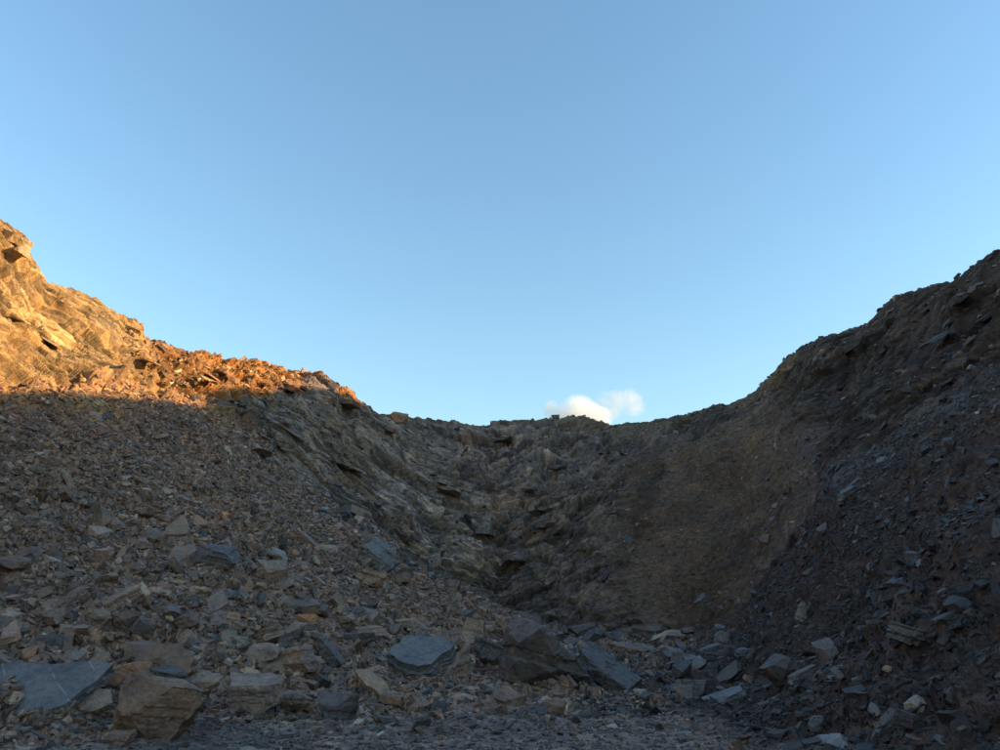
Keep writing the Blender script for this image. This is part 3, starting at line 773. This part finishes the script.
ZN = np.concatenate([[b[0]] * len(b[3]) for b in batches]); PT = np.concatenate([b[1] for b in batches]); NM = np.concatenate([b[2] for b in batches])
SZ = np.concatenate([b[3] for b in batches]); TO = np.concatenate([np.array(b[4]) for b in batches])
ROT, UPV = frames(NM, .30)
TIN = np.array([PAL[t] for t in TO]) * np.exp(npr.normal(-.06, .34, len(SZ)))[:, None] * (1 + npr.normal(0, .018, (len(SZ), 3)))
TIN = np.clip(TIN, .02, .6)
px_, py_, dp_ = project(PT)
SZ = np.minimum(SZ, np.where(ZN == 'slate', 24, 34) * dp_ / F_PX)          # no loose stone rivals the big boulders
for ob_, _l, hp_, w_ in heroes:
    hx, hy, hd = (float(v[0]) for v in project(hp_[None, :])); wp = w_ * F_PX / hd
    if wp > 40:
        near_h = (np.abs(px_ - hx) < wp * .6 + 8) & (py_ > hy - wp * .1) & (py_ < hy + wp * .65 + 8)
        SZ = np.where(near_h, np.minimum(SZ, 13 * dp_ / F_PX), SZ)
app = SZ * F_PX / dp_
app_ok = (px_ > -10) & (px_ < 1010) & (py_ < 755) & (py_ > 200)
PLACE = {'scree': 'on the rubble slope below the sunlit cliff', 'slate': 'on the dark slate slope', 'floor': 'at the edge of the gravel floor', 'wall': 'on a ledge of the back wall', 'sun': 'on the orange soil of the sunlit rim'}
GROUP = {'scree': 'loose rocks on the rubble slope', 'slate': 'loose slates on the slate slope', 'floor': 'loose stones along the gravel floor', 'wall': 'loose blocks on the back wall', 'sun': 'loose blocks on the sunlit rim'}
hpos = np.array([h[2] for h in heroes]); hw = np.array([h[3] for h in heroes])
clear = np.ones(len(SZ), bool)
for hp, w_ in zip(hpos, hw):
    clear &= (np.linalg.norm(PT - hp, axis=1) > (w_ * .42 + SZ * .35)) | (SZ < .12)
# keep the rubble from burying the big rocks
score = np.where(app_ok & clear, app, 0) * np.where(ZN == 'slate', .75, 1)
top = np.argsort(-score)[:250]
is_top = np.zeros(len(SZ), bool); is_top[top] = True
short = [h[1] for h in heroes]
SHORT = {0: 'the scratched slate slab', 3: 'the rust-stained boulder', 4: 'the long flat-topped boulder', 10: 'the squarish grey block', 13: 'the blocky grey boulder', 14: 'the dark tilted block', 15: 'the split tan plate', 17: 'the smooth blue-grey slab',
         19: 'the pyramid-shaped boulder', 20: 'the dark pointed boulder', 24: 'the pale tan pointed block', 25: 'the long tan slab', 26: 'the kite-shaped plate', 30: 'the leaf-shaped slab', 31: 'the dark arched slab', 32: 'the smooth grey block', 34: 'the tan block by the slope edge',
         35: 'the ribbed layered slab', 36: 'the long flat grey slab', 38: 'the dark blocky boulder', 40: 'the tilted slab of the slate toe', 46: 'the brown-topped ledge', 47: 'the dark wedge', 45: 'the pale grey sliver', 44: 'the pale-edged slab'}
rock_info = []
sk = list(SHORT); spos = hpos[sk]
for i in top:
    kd, me = BIGPROTO[int(npr.integers(len(BIGPROTO)))]
    nm = {'slab': 'loose_slab', 'block': 'loose_rock', 'wedge': 'rock_wedge'}[kd]
    ob = bpy.data.objects.new(nm, me); col.objects.link(ob)
    s = SZ[i]
    ob.scale = (s * npr.uniform(.85, 1.25), s * npr.uniform(.8, 1.15), s * npr.uniform(.75, 1.3))
    ob.rotation_euler = ROT[i]
    ob.location = PT[i] + UPV[i] * s * .10
    ob.color = (*TIN[i], 1)
    dist = np.linalg.norm(spos - PT[i], axis=1); j = int(np.argmin(dist))
    br = TIN[i].mean() / np.mean(PAL[TO[i]])
    lean = float(UPV[i] @ NM[i])
    rock_info.append(dict(ob=ob, size='hefty' if s > 1.5 else 'large' if s > 1.1 else 'medium' if s > .75 else 'small' if s > .45 else 'little',
        tone=TONE_WORD.get(TO[i], TO[i]), shape={'slab': 'flat slab', 'block': 'angular block', 'wedge': 'wedge-shaped rock'}[kd],
        shade='light ' if br > 1.12 else 'deep ' if br < .88 else '', lie='lying flat ' if lean > .93 else 'standing on edge ' if lean < .72 else 'tilted ',
        where=(('just ' if dist[j] < 2.2 else '') + ('uphill of ' if PT[i][2] - spos[j][2] > .6 else 'downhill of ' if PT[i][2] - spos[j][2] < -.6 else 'beside ') + SHORT[sk[j]]) if dist[j] < 9 else PLACE[ZN[i]],
        far=f'{PLACE[ZN[i]]}'))
for q_ in rock_info:
    q_['ob']['label'] = f"{q_['size']} {q_['shade']}{q_['tone']} {q_['shape']} {q_['lie']}{q_['where']}"
    q_['ob']['category'] = 'rock'; q_['ob']['kind'] = 'thing'
    if len(q_['ob']['label'].split()) > 16: q_['ob']['label'] = q_['ob']['label'].replace('deep ', '').replace('light ', '').replace(' just ', ' ')
    q_['ob']['group'] = 'loose rocks on the quarry slopes'

# everything smaller: instanced rubble, one mass per slope
proto_col = bpy.data.collections.new('rubble_shapes')
for k, (kd, me) in enumerate(PROTO):
    ob = bpy.data.objects.new('rubble_shape_%02d' % k, me); proto_col.objects.link(ob)
def rubble(name, label, sel_):
    idx = np.where(sel_)[0]
    me = bpy.data.meshes.new(name); n = len(idx)
    s = SZ[idx]
    me.vertices.add(n); me.vertices.foreach_set('co', (PT[idx] + UPV[idx] * (s * .06)[:, None]).astype(np.float32).reshape(-1))
    sc_ = np.stack([s * npr.uniform(.8, 1.3, n), s * npr.uniform(.7, 1.15, n), s * npr.uniform(.7, 1.4, n)], -1)
    for nm, ty, key, arr in (('rot', 'FLOAT_VECTOR', 'vector', ROT[idx]), ('size', 'FLOAT_VECTOR', 'vector', sc_)):
        a = me.attributes.new(nm, ty, 'POINT'); a.data.foreach_set(key, arr.astype(np.float32).reshape(-1))
    a = me.attributes.new('tint', 'FLOAT_COLOR', 'POINT'); a.data.foreach_set('color', np.concatenate([TIN[idx], np.ones((n, 1))], 1).astype(np.float32).reshape(-1))
    a = me.attributes.new('pick', 'INT', 'POINT'); a.data.foreach_set('value', npr.integers(0, len(PROTO), n).astype(np.int32))
    me.materials.append(MAT_RUB)
    ob = bpy.data.objects.new(name, me); col.objects.link(ob)
    ng = bpy.data.node_groups.new(name + '_nodes', 'GeometryNodeTree')
    ng.interface.new_socket('Geometry', in_out='INPUT', socket_type='NodeSocketGeometry')
    ng.interface.new_socket('Geometry', in_out='OUTPUT', socket_type='NodeSocketGeometry')
    gi, go = ng.nodes.new('NodeGroupInput'), ng.nodes.new('NodeGroupOutput')
    ip = ng.nodes.new('GeometryNodeInstanceOnPoints'); ci = ng.nodes.new('GeometryNodeCollectionInfo')
    ci.inputs['Collection'].default_value = proto_col; ci.inputs['Separate Children'].default_value = True; ci.inputs['Reset Children'].default_value = True
    def attr(nm, ty):
        a = ng.nodes.new('GeometryNodeInputNamedAttribute'); a.data_type = ty; a.inputs['Name'].default_value = nm
        return a.outputs['Attribute']
    e2r = ng.nodes.new('FunctionNodeEulerToRotation')
    ng.links.new(attr('rot', 'FLOAT_VECTOR'), e2r.inputs[0])
    ng.links.new(gi.outputs[0], ip.inputs['Points']); ng.links.new(ci.outputs[0], ip.inputs['Instance'])
    ip.inputs['Pick Instance'].default_value = True
    ng.links.new(attr('pick', 'INT'), ip.inputs['Instance Index'])
    ng.links.new(e2r.outputs[0], ip.inputs['Rotation']); ng.links.new(attr('size', 'FLOAT_VECTOR'), ip.inputs['Scale'])
    ng.links.new(ip.outputs[0], go.inputs[0])
    md = ob.modifiers.new('scatter', 'NODES'); md.node_group = ng
    ob['kind'] = 'stuff'; ob['label'] = label; ob['category'] = 'rubble'
    return ob
rest = ~is_top & (clear | (SZ < .25))
rubble('scree_rubble', 'broken brown and grey shale covering the rubble slope', rest & (ZN == 'scree'))
rubble('slate_rubble', 'small dark slate chips covering the slate slope', rest & (ZN == 'slate'))
rubble('gravel', 'grey gravel and stones strewn over the quarry floor', rest & (ZN == 'floor'))
rubble('wall_rubble', 'broken blocks lying on the ledges of the quarry wall', rest & (ZN == 'wall'))
rubble('rim_rubble', 'orange stones and soil lumps along the sunlit rim', rest & (ZN == 'sun'))
print('rubble', {z: int((ZN == z).sum()) for z in set(ZN)})

# ------------------------------------------------------------------ cloud
def cloud(label, x, y, r, lobes, density, seed):
    c = at_range(x, y, r)
    g = random.Random(seed)
    bm = bmesh.new()
    k = r / F_PX / math.cos(0.15)
    for dx, dy, rad in lobes:
        m = Matrix.Translation(Vector((dx * k, g.uniform(-6, 6) * k, -dy * k))) @ Matrix.Diagonal((rad * k, rad * k, rad * k * .8, 1))
        bmesh.ops.create_icosphere(bm, subdivisions=3, radius=1.0, matrix=m)
    me = bpy.data.meshes.new('cloud'); bm.to_mesh(me); bm.free()
    ob = bpy.data.objects.new('cloud', me); col.objects.link(ob)
    rm = ob.modifiers.new('merge', 'REMESH'); rm.mode = 'VOXEL'; rm.voxel_size = 2.0 * k
    ob.location = c
    m = bpy.data.materials.new('cloud_vapour'); m.use_nodes = True
    nt = m.node_tree; nt.nodes.clear()
    out = N(nt, 'ShaderNodeOutputMaterial'); pv = N(nt, 'ShaderNodeVolumePrincipled')
    pv.inputs['Color'].default_value = (1, 1, 1, 1); pv.inputs['Anisotropy'].default_value = 0.0
    tc = N(nt, 'ShaderNodeTexCoord').outputs['Object']
    n = noise(nt, tc, 0.06 / k, 7, .68)
    dens = ramp(nt, n.outputs['Fac'], [(.36, (0, 0, 0)), (.70, (1, 1, 1))])
    # fall-off towards the rim of each lobe
    tot = None
    for dx, dy, rad in lobes:
        s = N(nt, 'ShaderNodeVectorMath', operation='DISTANCE'); nt.links.new(tc, s.inputs[0]); s.inputs[1].default_value = (dx * k, 0, -dy * k)
        mr = N(nt, 'ShaderNodeMapRange'); nt.links.new(s.outputs['Value'], mr.inputs[0])
        mr.inputs[1].default_value = rad * k * .95; mr.inputs[2].default_value = rad * k * .12; mr.inputs[3].default_value = 0; mr.inputs[4].default_value = 1
        if tot is None: tot = mr.outputs[0]
        else:
            a = N(nt, 'ShaderNodeMath', operation='MAXIMUM'); nt.links.new(tot, a.inputs[0]); nt.links.new(mr.outputs[0], a.inputs[1]); tot = a.outputs[0]
    nt.links.new(mul(nt, mul(nt, dens, tot), density / k), pv.inputs['Density'])
    nt.links.new(pv.outputs[0], out.inputs['Volume'])
    me.materials.append(m)
    ob['label'] = label; ob['category'] = 'cloud'
    return ob
cloud('bright white puffy cloud rising behind the quarry rim', 578, 412, 2500, [(0, 0, 22), (-14, 2, 15), (12, 4, 18), (-26, -2, 12), (0, -8, 12), (24, 6, 14)], .28, 1)
cloud('faint thin wisp of cloud beside the bright puffy cloud', 618, 403, 2600, [(0, -2, 17), (12, -4, 16), (16, 5, 14), (-12, -2, 14), (-4, 8, 12)], .085, 2)
